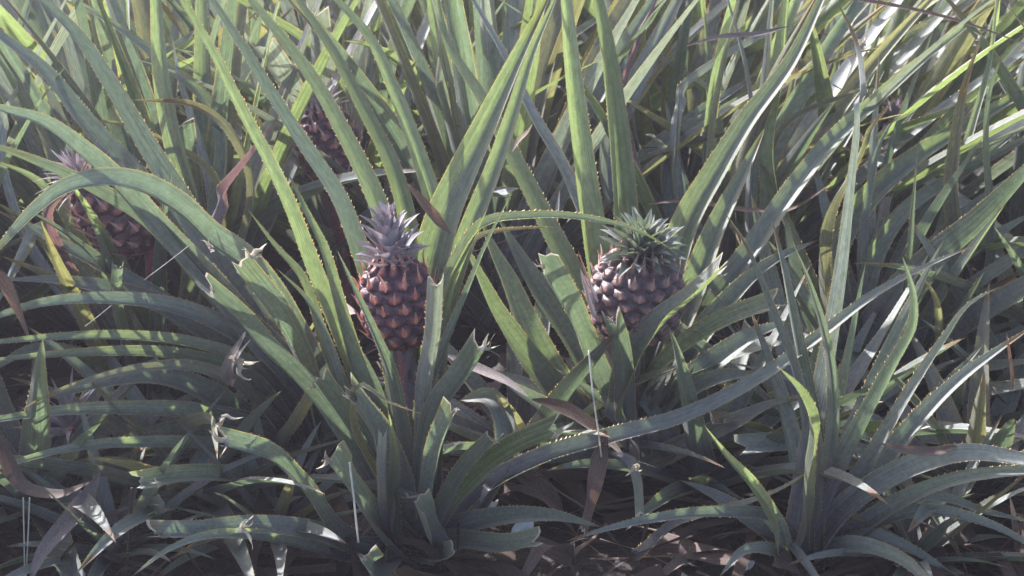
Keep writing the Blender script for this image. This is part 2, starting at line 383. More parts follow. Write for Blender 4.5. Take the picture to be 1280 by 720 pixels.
T('A', [(844,315),(802,292),(733,275),(663,273),(604,284),(575,325),(545,430),(525,560)], 1.90, 15, 'g', 'f', taper=4.5, bow=.6, chan=.45)
T('A', [(701,284),(646,287),(598,298),(570,350),(540,470)], 1.93, 12, 'o', 'f', taper=4, bow=.7)
T('A', [(345,335),(382,376),(403,424),(417,473),(450,560),(500,660)], 1.93, 29, 'b', 'b', taper=2.6)
T('A', [(309,261),(347,312),(372,340),(400,420),(450,540)], 2.02, 22, 'g', 'f')
T('A', [(358,212),(380,262),(402,310),(417,369),(432,424),(470,540)], 1.98, 26, 'g', 'f')
T('A', [(575,500),(620,500),(640,560),(600,640)], 2.05, 30, 'b', 'f', root=False, taper=5)
T('A', [(405,430),(440,500),(470,580),(505,660)], 1.95, 34, 'b', 'b')
T('A', [(440,420),(462,480),(480,560),(505,650)], 1.97, 34, 'b', 'b')
# --- B
T('B', [(540,-60),(559,56),(601,125),(650,222),(684,292),(715,351),(746,421),(770,500)], 2.55, 28, 'g', 'f')
T('B', [(590,0),(628,70),(663,146),(698,208),(722,265),(750,340),(775,470)], 2.5, 20, 'p', 'b', ext=60)
T('B', [(706,0),(711,70),(719,153),(730,250),(745,340),(770,470)], 2.42, 36, 'g', 'f', ext=140, chan=.42)
T('B', [(744,0),(757,70),(767,156),(774,250),(780,350),(785,480)], 2.36, 36, 'g', 'f', ext=150, chan=.75)
T('B', [(1032,-10),(989,80),(937,152),(892,226),(866,270),(835,370),(800,480)], 2.42, 38, 'g', 'f', ext=70, chan=.42)
T('B', [(957,158),(930,215),(900,280),(865,370),(815,490)], 2.52, 38, 'g', 'f', taper=3, k=1.2)
T('B', [(677,334),(708,386),(736,452),(760,510),(780,560)], 1.94, 31, 'b', 'f', cut=True, ragged=1.6, chan=.5)
T('B', [(600,270),(612,310),(630,350),(650,405),(687,480),(735,545)], 2.32, 42, 'g', 'f')
T('B', [(578,300),(592,335),(616,390),(650,442),(700,505),(745,560)], 2.22, 36, 'g', 'f')
T('B', [(622,270),(650,325),(685,385),(727,455),(765,530)], 2.42, 42, 'g', 'f')
T('B', [(898,343),(868,372),(840,395),(809,428),(790,475),(783,530)], 1.96, 34, 'g', 'f', cut=True, ragged=1.4, chan=.4, Yr=2.06)
T('B', [(765,403),(774,430),(780,470),(782,530)], 1.95, 29, 'b', 'b', cut=True, ragged=1.4, Yr=2.05)
T('B', [(966,384),(919,402),(860,436),(815,480),(788,540)], 2.08, 27, 'g', 'f', cut=True, ragged=1.5)
T('B', [(1022,300),(965,330),(912,380),(855,455),(800,540)], 2.38, 34, 'g', 'f')
T('B', [(990,400),(930,430),(870,480),(810,545)], 2.2, 38, 'b', 'f', taper=3)
T('B', [(960,470),(900,475),(850,505),(805,550)], 2.12, 30, 'b', 'f', taper=3)
T('B', [(1242,7),(1197,42),(1145,83),(1090,132),(1044,174),(989,243),(950,300),(880,400),(815,520)], 2.75, 26, 'g', 'f', taper=3)
for q in range(9):
    x = 795 + q * 7; T('B', [(x + 5 + (q % 3) * 6, 440 + (q * 37 % 40)), (x - 2, 500), (786 + q, 560)], 2.1 + .02 * (q % 4), 15, 'b' if q % 3 else 'u', taper=1.8)
T('B', [(722,312),(734,350),(755,420),(778,500)], 2.12, 16, 'u', 'b', taper=1.6)
T('B', [(930,626),(885,602),(850,593),(815,585),(790,580)], 2.0, 17, 'b', 'f')
T('B', [(620,470),(660,500),(710,535),(760,570)], 2.15, 36, 'b', 'f')
T('B', [(640,560),(690,545),(740,555),(775,575)], 2.02, 30, 'b', 'f')
# --- C
T('C', [(974,460),(1000,492),(1011,520),(1006,580),(1003,640),(1000,705)], 1.72, 22, 'g', 'f', taper=3.4)
T('C', [(991,303),(1013,358),(1027,404),(1039,460),(1043,515),(1041,557),(1032,620),(1015,690)], 1.78, 20, 'b', 'b', taper=2)
T('C', [(1128,320),(1143,375),(1143,405),(1117,460),(1086,526),(1058,585),(1030,650),(1012,700)], 1.76, 25, 'b', 'b', taper=2.2, chan=.45)
T('C', [(1253,357),(1215,379),(1183,424),(1150,475),(1114,536),(1083,590),(1045,640),(1015,700)], 1.82, 22, 'b', 'f', taper=2.2)
T('C', [(1300,582),(1260,577),(1215,574),(1162,585),(1107,612),(1058,650),(1022,700)], 1.70, 31, 'b', 'f', ext=90, taper=3)
T('C', [(1300,590),(1260,592),(1197,602),(1128,630),(1058,680),(1020,705)], 1.78, 24, 'g', 'f', ext=90)
T('C', [(1160,730),(1135,706),(1100,690),(1065,684),(1032,696),(1012,712)], 1.64, 24, 'g', 'f', ext=40)
T('C', [(878,529),(906,571),(937,609),(965,658),(989,713)], 1.70, 23, 'g', 'f', taper=1.8)
T('C', [(706,677),(760,662),(850,646),(910,645),(960,650),(990,680)], 1.72, 16, 'b', 'f', taper=3)
T('C', [(1034,571),(992,604),(954,623),(905,638),(850,655),(800,700)], 1.84, 11, 'o', 'f', root=False, taper=3)
T('C', [(904,263),(930,306),(951,358),(968,404),(989,459),(1003,540),(1005,640)], 1.92, 19, 'b', 'b', taper=2.2)
T('C', [(963,270),(978,334),(989,393),(998,445),(1012,540),(1010,640)], 1.98, 23, 'b', 'b', taper=2.4)
T('C', [(1020,510),(1024,560),(1020,640),(1010,700)], 1.8, 18, 'b', 'b', taper=2)
T('C', [(1300,655),(1230,640),(1160,622),(1100,640),(1040,690)], 1.86, 18, 'b', 'f')
T('C', [(1300,690),(1240,660),(1160,642),(1100,655),(1040,700)], 1.8, 18, 'b', 'f', ext=50)
T('C', [(1190,720),(1140,690),(1090,672),(1050,690),(1020,712)], 1.78, 18, 'b', 'f', ext=30)
T('C', [(1045,0),(1068,55),(1075,150),(1068,240),(1060,330),(1045,440),(1025,560),(1012,660)], 2.1, 24, 'p', 'b', taper=4, chan=.5)
T('C', [(900,720),(930,690),(960,690),(990,712)], 1.72, 20, 'b', 'f')
T('C', [(850,600),(900,625),(950,665),(995,712)], 1.95, 26, 'b', 'f')
for q, l_ in enumerate([[(1180,300),(1120,430),(1060,570),(1015,690)], [(1295,405),(1200,475),(1110,575),(1030,690)], [(1082,330),(1060,470),(1032,600),(1010,700)], [(1230,430),(1150,520),(1075,620),(1020,700)], [(935,380),(965,480),(990,590),(1003,700)]]):
    T('C', l_, 2.0 + .03 * q, 26, 'b', 'f' if q % 2 else 'b', taper=2.4)
# --- H
T('H', [(1280,226),(1232,282),(1173,338),(1121,397),(1085,460)], 2.3, 42, 'b', 'b', ext=90, taper=3)
T('H', [(1280,318),(1215,366),(1163,420),(1115,480)], 2.3, 30, 'b', 'f', ext=90)
T('H', [(1290,365),(1197,424),(1128,465),(1100,500)], 2.22, 36, 'b', 'f', ext=110, chan=.7, taper=3)
T('H', [(1215,195),(1163,282),(1121,369),(1090,460)], 2.42, 25, 'b', 'b', ext=30)
T('H', [(1290,110),(1215,156),(1152,195),(1086,247),(1040,310),(1050,420)], 2.62, 32, 'g', 'f', ext=80)
T('H', [(1290,170),(1197,222),(1130,268),(1080,350),(1075,440)], 2.56, 24, 'g', 'f', ext=60)
T('H', [(1146,193),(1142,250),(1138,310),(1133,370),(1115,440)], 2.3, 13, 'b', 'b', taper=1.7)
T('H', [(1124,118),(1086,167),(1058,222),(1036,260),(1024,320),(1040,430)], 2.35, 22, 'o', 'f', taper=2.4, chan=.5)
T('H', [(1124,139),(1100,178),(1086,232),(1075,320),(1085,450)], 2.5, 17, 'b', 'f')
T('H', [(1227,46),(1208,104),(1197,167),(1192,226),(1200,330),(1180,440)], 2.5, 24, 'o', 'f', taper=3)
T('H', [(1262,52),(1242,104),(1236,174),(1242,250),(1240,350),(1170,470)], 2.45, 20, 'b', 'b', taper=3)
T('H', [(1247,-8),(1236,87),(1218,149),(1180,280),(1120,440)], 2.6, 15, 'g', 'f', ext=30)
T('H', [(1149,341),(1169,372),(1176,424),(1183,490),(1150,540)], 2.2, 14, 'o', 'b', root=False)
T('H', [(1242,282),(1267,320),(1284,352),(1290,430)], 2.2, 15, 'b', 'b', root=False, taper=1.6)
T('H', [(1300,480),(1240,494),(1190,510),(1140,535),(1100,560)], 2.02, 24, 'b', 'f', ext=60, root=False)
T('H', [(1300,541),(1240,545),(1180,547),(1128,546),(1090,552)], 2.0, 21, 'g', 'f', ext=80, root=False)
T('H', [(1060,500),(1000,500),(920,530),(850,566),(753,652),(690,722)], 1.98, 38, 'b', 'f', taper=4, bow=1)
T('H', [(980,260),(990,340),(1020,430),(1070,500)], 2.5, 30, 'b', 'f')
T('H', [(870,560),(930,530),(1000,510),(1060,515)], 2.2, 42, 'g', 'f', cut=True, ragged=2)
T('H', [(1280,420),(1220,450),(1160,490),(1110,520)], 2.3, 28, 'b', 'f', ext=70)
T('H', [(1215,440),(1190,520),(1150,560),(1110,560)], 2.15, 28, 'b', 'f')
T('H', [(1300,420),(1260,480),(1200,600),(1160,560)], 2.25, 28, 'b', 'f')
T('H', [(960,300),(1000,380),(1040,450),(1080,510)], 2.35, 34, 'b', 'f')
for q, (x0, y0, x1, y1, x2, y2, yt, w_, mm_) in enumerate([
    (1300,60,1190,150,1100,300,2.75,24,'g'), (1300,200,1180,300,1120,400,2.5,28,'b'), (1300,260,1200,330,1120,430,2.45,30,'g'),
    (1170,30,1120,180,1080,360,2.7,22,'b'), (1010,180,1040,300,1070,420,2.6,24,'b'), (1300,140,1150,280,1100,420,2.62,24,'b'),
    (1300,395,1210,430,1140,490,2.35,26,'b'), (1260,250,1170,390,1120,490,2.3,24,'g'), (1300,450,1210,470,1140,510,2.2,26,'g'),
    (1230,340,1180,430,1130,500,2.25,20,'b'), (1100,60,1090,200,1085,380,2.68,18,'p'), (1180,330,1120,430,1095,500,2.3,24,'b'),
    (940,180,1000,330,1060,460,2.6,24,'g'), (1290,330,1200,400,1130,480,2.4,22,'o'), (1300,510,1220,540,1140,545,2.15,24,'b'),
    (1280,560,1220,560,1150,548,2.25,26,'b'), (930,440,1000,450,1070,510,2.35,26,'b'), (960,560,1010,520,1070,525,2.2,28,'b')]):
    T('H', [(x0, y0), (x1, y1), (x2, y2)], yt, w_, mm_, 'f' if q % 3 else 'b', taper=2.6)
for q, (x0, y0, x1, y1, yt, w_) in enumerate([(1060,40,1000,230,3.0,24), (1110,80,1020,240,2.9,22), (1150,130,1030,290,2.85,24), (880,10,900,220,3.0,28), (1000,60,960,260,2.95,24),
    (850,200,880,330,2.7,26), (1090,220,1010,330,2.75,24), (1130,10,1040,200,3.0,20), (830,120,870,300,2.85,24), (1060,320,1000,390,2.6,26), (920,200,925,340,2.65,24)]):
    T('I', [(x0, y0), (x1, y1), (935, 420)], yt, w_, 'gbpgobg'[q % 7], 'f', taper=2.4)
# --- I
T('I', [(987,-5),(978,90),(966,180),(970,250),(960,340),(940,430)], 2.5, 31, 'g', 'f', ext=90, chan=.4)
T('I', [(965,0),(955,105),(940,210),(938,330)], 2.53, 18, 'p', 'b', ext=60)
T('I', [(909,0),(930,80),(940,160),(940,300)], 2.7, 11, 'p', 'b', ext=50)
T('I', [(858,-20),(802,87),(770,150),(760,220),(830,350),(900,430)], 3.0, 42, 'p', 'f', ext=50)
T('I', [(847,50),(812,105),(778,160),(800,260),(880,400)], 2.9, 15, 'y', 'f')
T('I', [(985,85),(900,139),(850,168),(830,240),(880,370)], 2.9, 20, 'b', 'f')
T('I', [(1137,100),(1093,108),(1044,125),(985,155),(950,230),(935,350)], 2.75, 12, 'o', 'f', taper=3)
T('I', [(850,95),(846,160),(842,230),(870,340)], 2.6, 11, 'b', 'b', taper=1.6)
T('I', [(1040,-10),(985,30),(905,75),(850,120),(840,220),(890,370)], 2.95, 18, 'p', 'b', ext=20)
T('I', [(1114,0),(1093,59),(1070,120),(1010,250),(950,400)], 2.9, 17, 'g', 'f', ext=30)
T('I', [(820,0),(797,52),(778,110),(790,200),(860,350),(910,430)], 2.95, 15, 'u', 'f', ext=30)
T('I', [(1085,190),(1110,185),(1137,174),(1060,215),(1000,270),(950,380)][2:], 2.7, 13, 'y', 'f')
# --- D
T('D', [(50,0),(94,45),(139,115),(180,187),(215,243),(260,320),(330,430),(380,530)], 2.35, 36, 'b', 'f', ext=90)
T('D', [(0,45),(52,87),(104,153),(149,205),(200,265),(290,390),(370,520)], 2.40, 38, 'b', 'f', ext=90)
T('D', [(-30,128),(0,138),(52,156),(101,194),(139,230),(190,290),(264,369),(340,470),(390,560)], 2.02, 40, 'b', 'f', ext=20, taper=3)
T('D', [(-20,330),(0,312),(50,264),(85,240),(120,231),(165,235),(215,261),(255,299),(299,330),(335,372),(375,440),(400,540)], 1.92, 34, 'b', 'f', taper=4, ext=15)
T('D', [(296,335),(335,385),(370,450),(395,540)], 1.91, 30, 'b', 'f', cut=True, ragged=1.7)
T('D', [(-40,172),(40,204),(118,243),(174,278),(215,320),(264,380),(330,450),(385,560)], 2.06, 42, 'b', 'b', taper=3)
T('D', [(-15,402),(52,383),(139,379),(222,390),(306,430),(370,500)], 1.97, 27, 'b', 'f', ext=60)
T('D', [(-15,430),(70,424),(156,424),(243,435),(310,458),(370,530)], 1.90, 17, 'g', 'f', ext=60, taper=3)
T('D', [(-15,452),(87,445),(222,449),(300,470),(370,545)], 1.95, 20, 'g', 'f', ext=40)
T('D', [(22,515),(60,495),(104,480),(167,464),(236,460),(290,480),(360,555)], 1.86, 19, 'o', 'f')
T('D', [(-15,527),(87,516),(174,516),(243,522),(330,545),(385,590)], 1.84, 25, 'g', 'f', ext=60)
T('D', [(-15,590),(40,573),(100,560),(191,555),(278,562),(350,590)], 1.80, 18, 'g', 'f', ext=40)
T('D', [(177,605),(208,599),(278,597),(347,607),(395,630)], 1.82, 25, 'g', 'f', cut=True, ragged=2.0, root=False)
T('D', [(115,655),(174,630),(243,618),(330,622),(390,640)], 1.90, 18, 'b', 'f', root=False)
T('D', [(300,560),(340,575),(380,600)], 2.0, 22, 'b', 'f')
T('D', [(395,487),(368,530),(347,566),(360,600)], 1.95, 18, 'o', 'b', cut=True, ragged=1.8, root=False)
T('D', [(272,575),(268,545),(262,525),(243,526),(222,546),(200,570)], 1.78, 18, 'o', 'b', root=False, chan=.1)
T('D', [(225,640),(245,655),(235,640),(205,632),(165,650)][3:] + [(140,670)], 1.85, 20, 'b', 'f', cut=True, root=False)
for q, (x, y) in enumerate([(10,470),(60,500),(-10,560),(120,540),(160,580),(90,600),(200,640),(20,650)]):
    T('D', [(x + 40, y + 30 + q * 37 % 50), ((x + 405) / 2 - 10, (y + 540) / 2 - 30 + (q * 53 % 60)), (365, 575)], 2.0 + .05 * (q % 4), 34, 'bgob'[q % 4], 'f')
T('D', [(380,620),(330,640),(280,700),(270,760)], 1.95, 28, 'b', 'f', root=False)
T('D', [(343,153),(305,208),(275,250),(258,290),(300,420),(370,540)], 2.3, 26, 'u', 'b', taper=3)
T('D', [(-10,260),(60,300),(150,350),(250,420),(350,530)], 2.25, 34, 'b', 'f')
T('D', [(-10,350),(80,355),(180,380),(280,440),(360,540)], 2.15, 34, 'b', 'f')
# --- E
T('E', [(196,0),(203,90),(222,180),(248,270),(250,380),(215,480)], 2.5, 33, 'g', 'f', ext=130)
T('E', [(214,40),(226,90),(248,160),(272,240),(262,380),(215,480)], 2.6, 27, 'p', 'b')
T('E', [(86,-5),(73,22),(35,95),(0,165),(20,280),(110,420)], 2.6, 17, 'p', 'b', ext=40)
T('E', [(-4,58),(28,110),(60,190),(78,250),(120,360),(170,470)], 2.5, 17, 'o', 'f', ext=20)
T('E', [(112,0),(120,50),(133,90),(170,200),(200,330),(200,470)], 2.75, 17, 'g', 'f', ext=40)
T('E', [(90,0),(150,36),(205,78),(270,140),(270,280),(220,450)], 2.7, 20, 'g', 'f', ext=60)
T('E', [(163,125),(201,127),(243,132),(280,155),(312,205),(300,320),(220,450)], 2.42, 13, 'o', 'f', taper=5, bow=.7)
T('E', [(66,152),(146,155),(208,178),(270,222),(280,320),(215,460)], 2.45, 11, 'y', 'f', taper=3, bow=.7)
T('E', [(166,68),(146,105),(112,148),(130,260),(175,420)], 2.7, 19, 'y', 'f')
T('E', [(50,275),(73,334),(98,385),(122,440),(160,510)], 2.02, 27, 'y', 'b', taper=2.2)
T('E', [(113,190),(105,212),(80,240),(60,262),(90,350),(160,480)], 2.12, 20, 'u', 'b', taper=2.8)
T('E', [(97,244),(121,292),(139,345),(165,430)], 2.12, 20, 'b', 'b', taper=1.8)
T('E', [(147,338),(145,372),(150,400),(170,480)], 2.1, 16, 'b', 'b', cut=True, ragged=2)
T('E', [(-12,395),(28,317),(52,285),(110,330),(165,470)][0:3] + [(90,330),(140,430)], 2.2, 26, 'p', 'b')
T('E', [(-10,200),(40,225),(90,300),(150,420)], 2.3, 30, 'g', 'f')
T('E', [(-10,250),(30,280),(80,350),(150,450)], 2.25, 30, 'g', 'f')
T('E', [(0,320),(60,350),(120,420),(165,490)], 2.2, 26, 'o', 'f')
T('E', [(-20,470),(40,440),(100,450),(160,510)], 2.15, 28, 'g', 'f')
T('E', [(300,290),(280,350),(240,430),(205,500)], 2.45, 26, 'g', 'f')
T('E', [(70,205),(110,262),(150,330),(185,420)], 2.1, 22, 'g', 'b', taper=1.8)
T('E', [(215,215),(205,270),(200,340),(200,440)], 2.12, 26, 'b', 'b', taper=2)
T('E', [(20,255),(90,300),(150,360),(190,450)], 2.1, 26, 'b', 'f', taper=2)
# --- F
T('F', [(513,-20),(540,0),(557,104),(571,170),(560,260),(500,360)][1:], 2.85, 24, 'g', 'f', ext=80)
T('F', [(208,15),(257,80),(300,140),(350,215),(400,330)], 3.0, 24, 'o', 'f', ext=60)
T('F', [(503,-10),(515,100),(500,220),(465,350)], 3.1, 20, 'p', 'b', ext=60)
T('F', [(650,227),(594,218),(541,225),(490,280),(455,380)], 2.85, 12, 'y', 'f', taper=4)
T('F', [(440,250),(400,240),(370,270),(400,350)], 2.7, 22, 'g', 'f')
T('F', [(440,-10),(410,70),(375,160),(400,320)], 2.95, 17, 'b', 'b', ext=60)

# dry hanging bits
def loose(label, pts, Y0, Y1, W, m, cut=False, chan=.15, taper=3.0, cat='dry leaf', name='dry_leaf', side='f', group=None, k=1.2, ragged=1.0):
    base = at(pts[-1][0], pts[-1][1], Y0)
    o0 = bpy.data.objects.new('tmp', None)
    plants['zz'] = dict(o=None, base=base, Y=Y0, px=pts[-1], n=len(bpy.data.objects))
    o = traced('zz', pts, Y1, W, m, side, cut=cut, k=k, root=False, taper=taper, chan=chan, name=name, spines=False, ragged=ragged, basew=.9)
    bpy.data.objects.remove(o0)
    o.location = base
    tag(o, label, cat, group)
    return o
loose('reddish brown dry leaf folded over below the round pineapple', [(785,575),(738,533),(705,512),(665,500)], 2.06, 1.92, 20, 'd', taper=2.2, chan=.5)
loose('brown dry strip hanging from the end of the folded dry leaf', [(727,660),(746,590),(755,552),(757,538)], 1.93, 1.88, 19, 'd', cut=True)
loose('broken green brown leaf end dangling beside the white fibre', [(800,640),(797,600),(790,578),(764,566)], 1.93, 1.86, 14, 'o', cut=True)
loose('pinkish brown dry strip behind the leaves between the two pineapples', [(662,497),(642,482),(600,462),(556,443)], 2.1, 2.0, 14, 'e')
loose('wide purplish grey dry leaf hanging to the lower left corner', [(36,730),(52,692),(87,650),(118,606),(125,590)], 1.9, 1.74, 25, 'e', taper=3)
loose('brown dry leaf bent into a loop at the left edge', [(118,600),(70,618),(24,605),(6,570),(-8,530)], 1.86, 1.82, 20, 'd', taper=2)
loose('frayed pale dry scrap caught on the drooping leaves at left', [(300,436),(292,448),(287,466),(290,482)], 1.9, 1.88, 18, 'e', cut=True, ragged=2.5)
loose('curled brown dry tip in front of the upright leaves behind the slim pineapple', [(508,228),(530,256),(552,282),(563,292)], 2.02, 1.98, 15, 'd')
loose('thin curved dry tip against the broad dark leaf in the top middle', [(667,153),(660,165),(648,176),(640,190)], 2.2, 2.15, 7, 'd')
loose('long thin dry strand crossing the top right corner', [(1290,58),(1180,21),(1100,4),(1044,-3),(990,2)], 2.6, 2.5, 5, 'd')
loose('brown dry blade lying across the top right leaves', [(856,58),(900,46),(950,42),(985,33)], 2.5, 2.45, 7, 'e')
loose('thin pinkish dry stems stretched behind the round pineapple to the right', [(1041,228),(985,262),(944,263),(850,251),(810,255)], 2.5, 2.42, 7, 'd')
loose('brown dry tip resting on the bright green leaf at right', [(1097,554),(1130,562),(1168,565),(1200,556)], 1.8, 1.76, 13, 'd')
loose('thin brown dry shred standing at the right edge', [(1258,415),(1262,450),(1266,490)], 2.0, 1.98, 7, 'd')
loose('brown dry shred hanging below the leaves at the lower right', [(1262,620),(1268,660),(1270,705)], 1.9, 1.88, 12, 'e')
loose('purple brown fold of dead leaf behind the left leaves', [(40,430),(20,380),(0,345),(-20,330)], 2.0, 1.98, 14, 'd')
loose('bent dry leaf base beside the stem of the slim pineapple', [(478,300),(445,392),(430,388),(415,380)][1:], 2.05, 2.0, 18, 'u')
loose('broad brown dead leaf on the ground left of the hanging strip', [(735,622),(700,590),(670,570)], 2.15, 2.1, 30, 'd')
loose('reddish dead leaf on the ground under the cut leaves', [(705,640),(675,608),(640,590)], 2.08, 2.05, 26, 'd')
loose('brown dead leaf at the bottom edge between the rosettes', [(630,735),(600,712),(560,705)], 1.9, 1.85, 34, 'd', taper=5)
loose('tan dead leaf lying at the bottom right of the centre', [(1085,712),(1055,700),(1030,706)], 1.9, 1.87, 26, 'd', taper=3)

# pale frayed curls where leaves were torn
def torn(key, x, y, Y, size, seed, ang=0.0):
    pl = plants[key]; rq = random.Random(seed); V_, F_2, mi_ = [], [], []
    c = at(x, y, Y)
    for k in range(rq.randint(3, 5)):
        a = ang + rq.uniform(-1.1, 1.1); cu = rq.uniform(-2.6, 2.6); L = size * rq.uniform(.5, 1.2) / F * Y * 1.05; w_ = L * rq.uniform(.10, .34)
        if k > 2: w_ = .0007; L *= 1.2
        p = c + Vector((rq.uniform(-1, 1), rq.uniform(-.6, .6), rq.uniform(-1, 1))) * L * .12; n = 10; path = []; zz_ = rq.uniform(-1, 1)
        for i in range(n + 1):
            path.append(p.copy()); t = i / n; b_ = a + cu * t * t
            p = p + Vector((math.sin(b_), zz_ * math.sin(t * 3) * .7, math.cos(b_))) * (L / n)
        Ns = [Vector((math.sin(i * .5 + k), -1, math.cos(i * .4))) for i in range(n + 1)]
        v, f, u, m_ = blade(path, L, Ns, w_, taper=1.6, chan=.5, seed=seed + k, spines=False, across=2, wob=.5)
        b = len(V_); V_ += [q - pl['base'] for q in v]; F_2 += [tuple(i + b for i in t) for t in f]
    return mesh_obj('torn_tip', V_, F_2, None, None, (TORN,), pl['o'])
for q, a_ in enumerate([('D',312,322,1.90,26,1.2), ('D',265,312,1.90,20,-.6), ('D',290,446,1.88,34,2.6), ('D',276,520,1.80,26,2.0), ('D',268,365,1.86,14,-.5), ('A',284,556,1.74,30,-1.4),
    ('A',392,486,1.84,20,-.5), ('A',603,437,1.79,26,1.0), ('A',436,497,1.80,16,-.4), ('A',568,513,1.76,14,.6), ('A',617,553,1.78,14,.8), ('A',693,547,1.80,14,.7), ('D',202,606,1.82,20,-1.5),
    ('A',212,668,1.78,30,-1.4), ('B',679,336,1.94,22,-1.0), ('B',896,345,1.96,16,.4), ('B',765,404,1.95,12,-.3), ('B',965,388,2.08,14,1.0), ('A',545,360,1.80,12,.1), ('A',456,700,1.70,18,-.6),
    ('A',300,660,1.76,34,1.6), ('B',795,580,1.88,26,2.6), ('H',1075,60,2.5,22,.2), ('H',1222,50,2.5,14,.6), ('C',974,462,1.72,12,-.2), ('A',412,575,1.76,24,-1.2), ('D',147,372,2.08,14,3.0)]):
    torn(*a_[:5], 300 + q * 7, a_[5])

def tube(name, pts, r, mat, parent=None, label=None, cat=None, n=24, group=None, r1=None, sides=6):
    path, L = catmull(pts, n); base = path[0].copy()
    vs, fs = [], []
    for i, p in enumerate(path):
        T_ = (path[min(i + 1, n)] - path[max(i - 1, 0)]).normalized()
        a = T_.orthogonal().normalized(); b = T_.cross(a)
        rr = r + ((r1 if r1 is not None else r) - r) * i / n
        for j in range(sides):
            t = 6.2832 * j / sides; vs.append(p + (a * math.cos(t) + b * math.sin(t)) * rr)
    for i in range(n):
        for j in range(sides): fs.append((i*sides+j, i*sides+(j+1) % sides, (i+1)*sides+(j+1) % sides, (i+1)*sides+j))
    fs.append(tuple(range(sides))[::-1]); fs.append(tuple(n*sides+j for j in range(sides)))
    org = parent.location if parent else base
    o = mesh_obj(name, [v - Vector(org) for v in vs], fs, None, None, (mat,), parent)
    if not parent: o.location = base
    if cat: tag(o, label, cat, group)
    return o
tube('plant_fibre', [at(736,438,1.93), at(741,490,1.92), at(748,540,1.92), at(753,582,1.92)], .0013, FIBRE, label='white fibre hanging straight down from the torn leaf below the round pineapple', cat='fibre')
tube('plant_fibre', [at(437,578,1.70), at(441,612,1.70), at(448,678,1.70)], .0016, FIBRE, label='tan fibre peeled off a cut leaf at the lower middle left', cat='fibre')
tube('plant_fibre', [at(29,622,1.8), at(30,670,1.8), at(31,735,1.8)], .0011, FIBRE, label='left one of two pale upright fibres in the lower left corner', cat='fibre')
tube('plant_fibre', [at(37,622,1.8), at(35,670,1.8), at(32,735,1.8)], .0011, FIBRE, label='right one of two pale upright fibres in the lower left corner', cat='fibre')
tube('dry_stalk', [at(165,610,1.85), at(162,660,1.85), at(156,735,1.85)], .0026, LITTER, label='thin tan dry stalk standing upright in the lower left', cat='stalk')
tube('spider_thread', [at(235,308,1.85), at(208,329,1.86), at(180,350,1.87)], .0005, FIBRE, label='upper right stretch of spider thread among the left leaves', cat='thread')
tube('spider_thread', [at(139,382,1.87), at(123,395,1.87), at(106,408,1.87)], .0005, FIBRE, label='lower left stretch of spider thread among the left leaves', cat='thread')

rq = random.Random(31)
for q in range(26):
    x = rq.uniform(40, 1260); y = rq.uniform(10, 330) if q % 3 else rq.uniform(330, 660); Yq = 2.75 if y < 200 else (2.45 if y < 330 else 2.08)
    Yq += rq.uniform(0, .25); a_ = rq.uniform(-.9, .9) + (0 if q % 2 else .6); L_ = rq.uniform(50, 190); sg = rq.uniform(-.45, .45)
    P_ = [at(x + L_ * t * math.cos(a_) - L_ * sg * t * t * math.sin(a_), y + L_ * t * math.sin(a_) + L_ * sg * t * t * math.cos(a_), Yq + .08 * t) for t in (0, .35, .7, 1)]
    for p_ in P_: p_.z = max(p_.z, .03)
    tube('dry_strand', P_, rq.uniform(.0007, .0016), LITTER if q % 4 == 0 else STRAW, label='thin dry straw coloured strand caught among the leaves', cat='strand', group='dry strands among the leaves', n=10, r1=.0005, sides=5)
# ------------------------------------------------------------------ pineapples
def small_leaf(p, up, out, L, W, curl, m_mat, seed):
    pts = []
    for i in range(8):
        t = i / 7
        pts.append(p + (up * math.cos(curl * t) + out * math.sin(curl * t)) * 0 + up * (L * (t - 0.35 * max(curl, 0) * t * t)) + out * (L * curl * t * t * 0.8 + L * 0.12 * t))
    path, Lw = catmull(pts, 9)
    Ns = [(-out * 1.0 + up * 0.3)] * len(path)
    return blade(path, Lw, Ns, W, taper=1.5, chan=.30, seed=seed, spine_step=.0055, tooth=.0012, across=4, basew=1.0, wob=0.03)
def crown_mesh(name, H, Rb, n, L0, W0, mats, parent, M4, seed, spread=1.0):
    """rosette of short leaves in spiral order around +Z, H high"""
    rs = random.Random(seed); vs, fs, uvs, mi = [], [], [], []
    for k in range(n):
        f = k / (n - 1)                                   # 0 outer bottom, 1 inner top
        a = k * 2.39996 + rs.uniform(-.2, .2)
        el = (1 - f) ** 1.15 * spread                      # leaning outwards at the bottom
        out = Vector((math.cos(a), math.sin(a), 0))
        rad = Rb * (1 - f) ** 0.7 * 0.9
        p = out * rad + Vector((0, 0, H * 0.50 * f))
        up = (Vector((0, 0, 1)) * math.cos(el * 1.25) + out * math.sin(el * 1.25)).normalized()
        o2 = (out * math.cos(el * 1.25) - Vector((0, 0, 1)) * math.sin(el * 1.25)).normalized()
        ll = L0 * (0.5 + 0.6 * math.sin(math.pi * min(1, 0.15 + f * 0.75))) * rs.uniform(.85, 1.15)
        v, f_, u, m_ = small_leaf(p, up, o2, ll, W0 * (0.75 + 0.35 * (1 - f)), rs.uniform(.1, .45), None, k + seed)
        b = len(vs); vs += [M4 @ q for q in v]; uvs += u; mi += m_; fs += [tuple(i + b for i in t) for t in f_]
    return mesh_obj(name, vs, fs, uvs, mi, mats, parent)

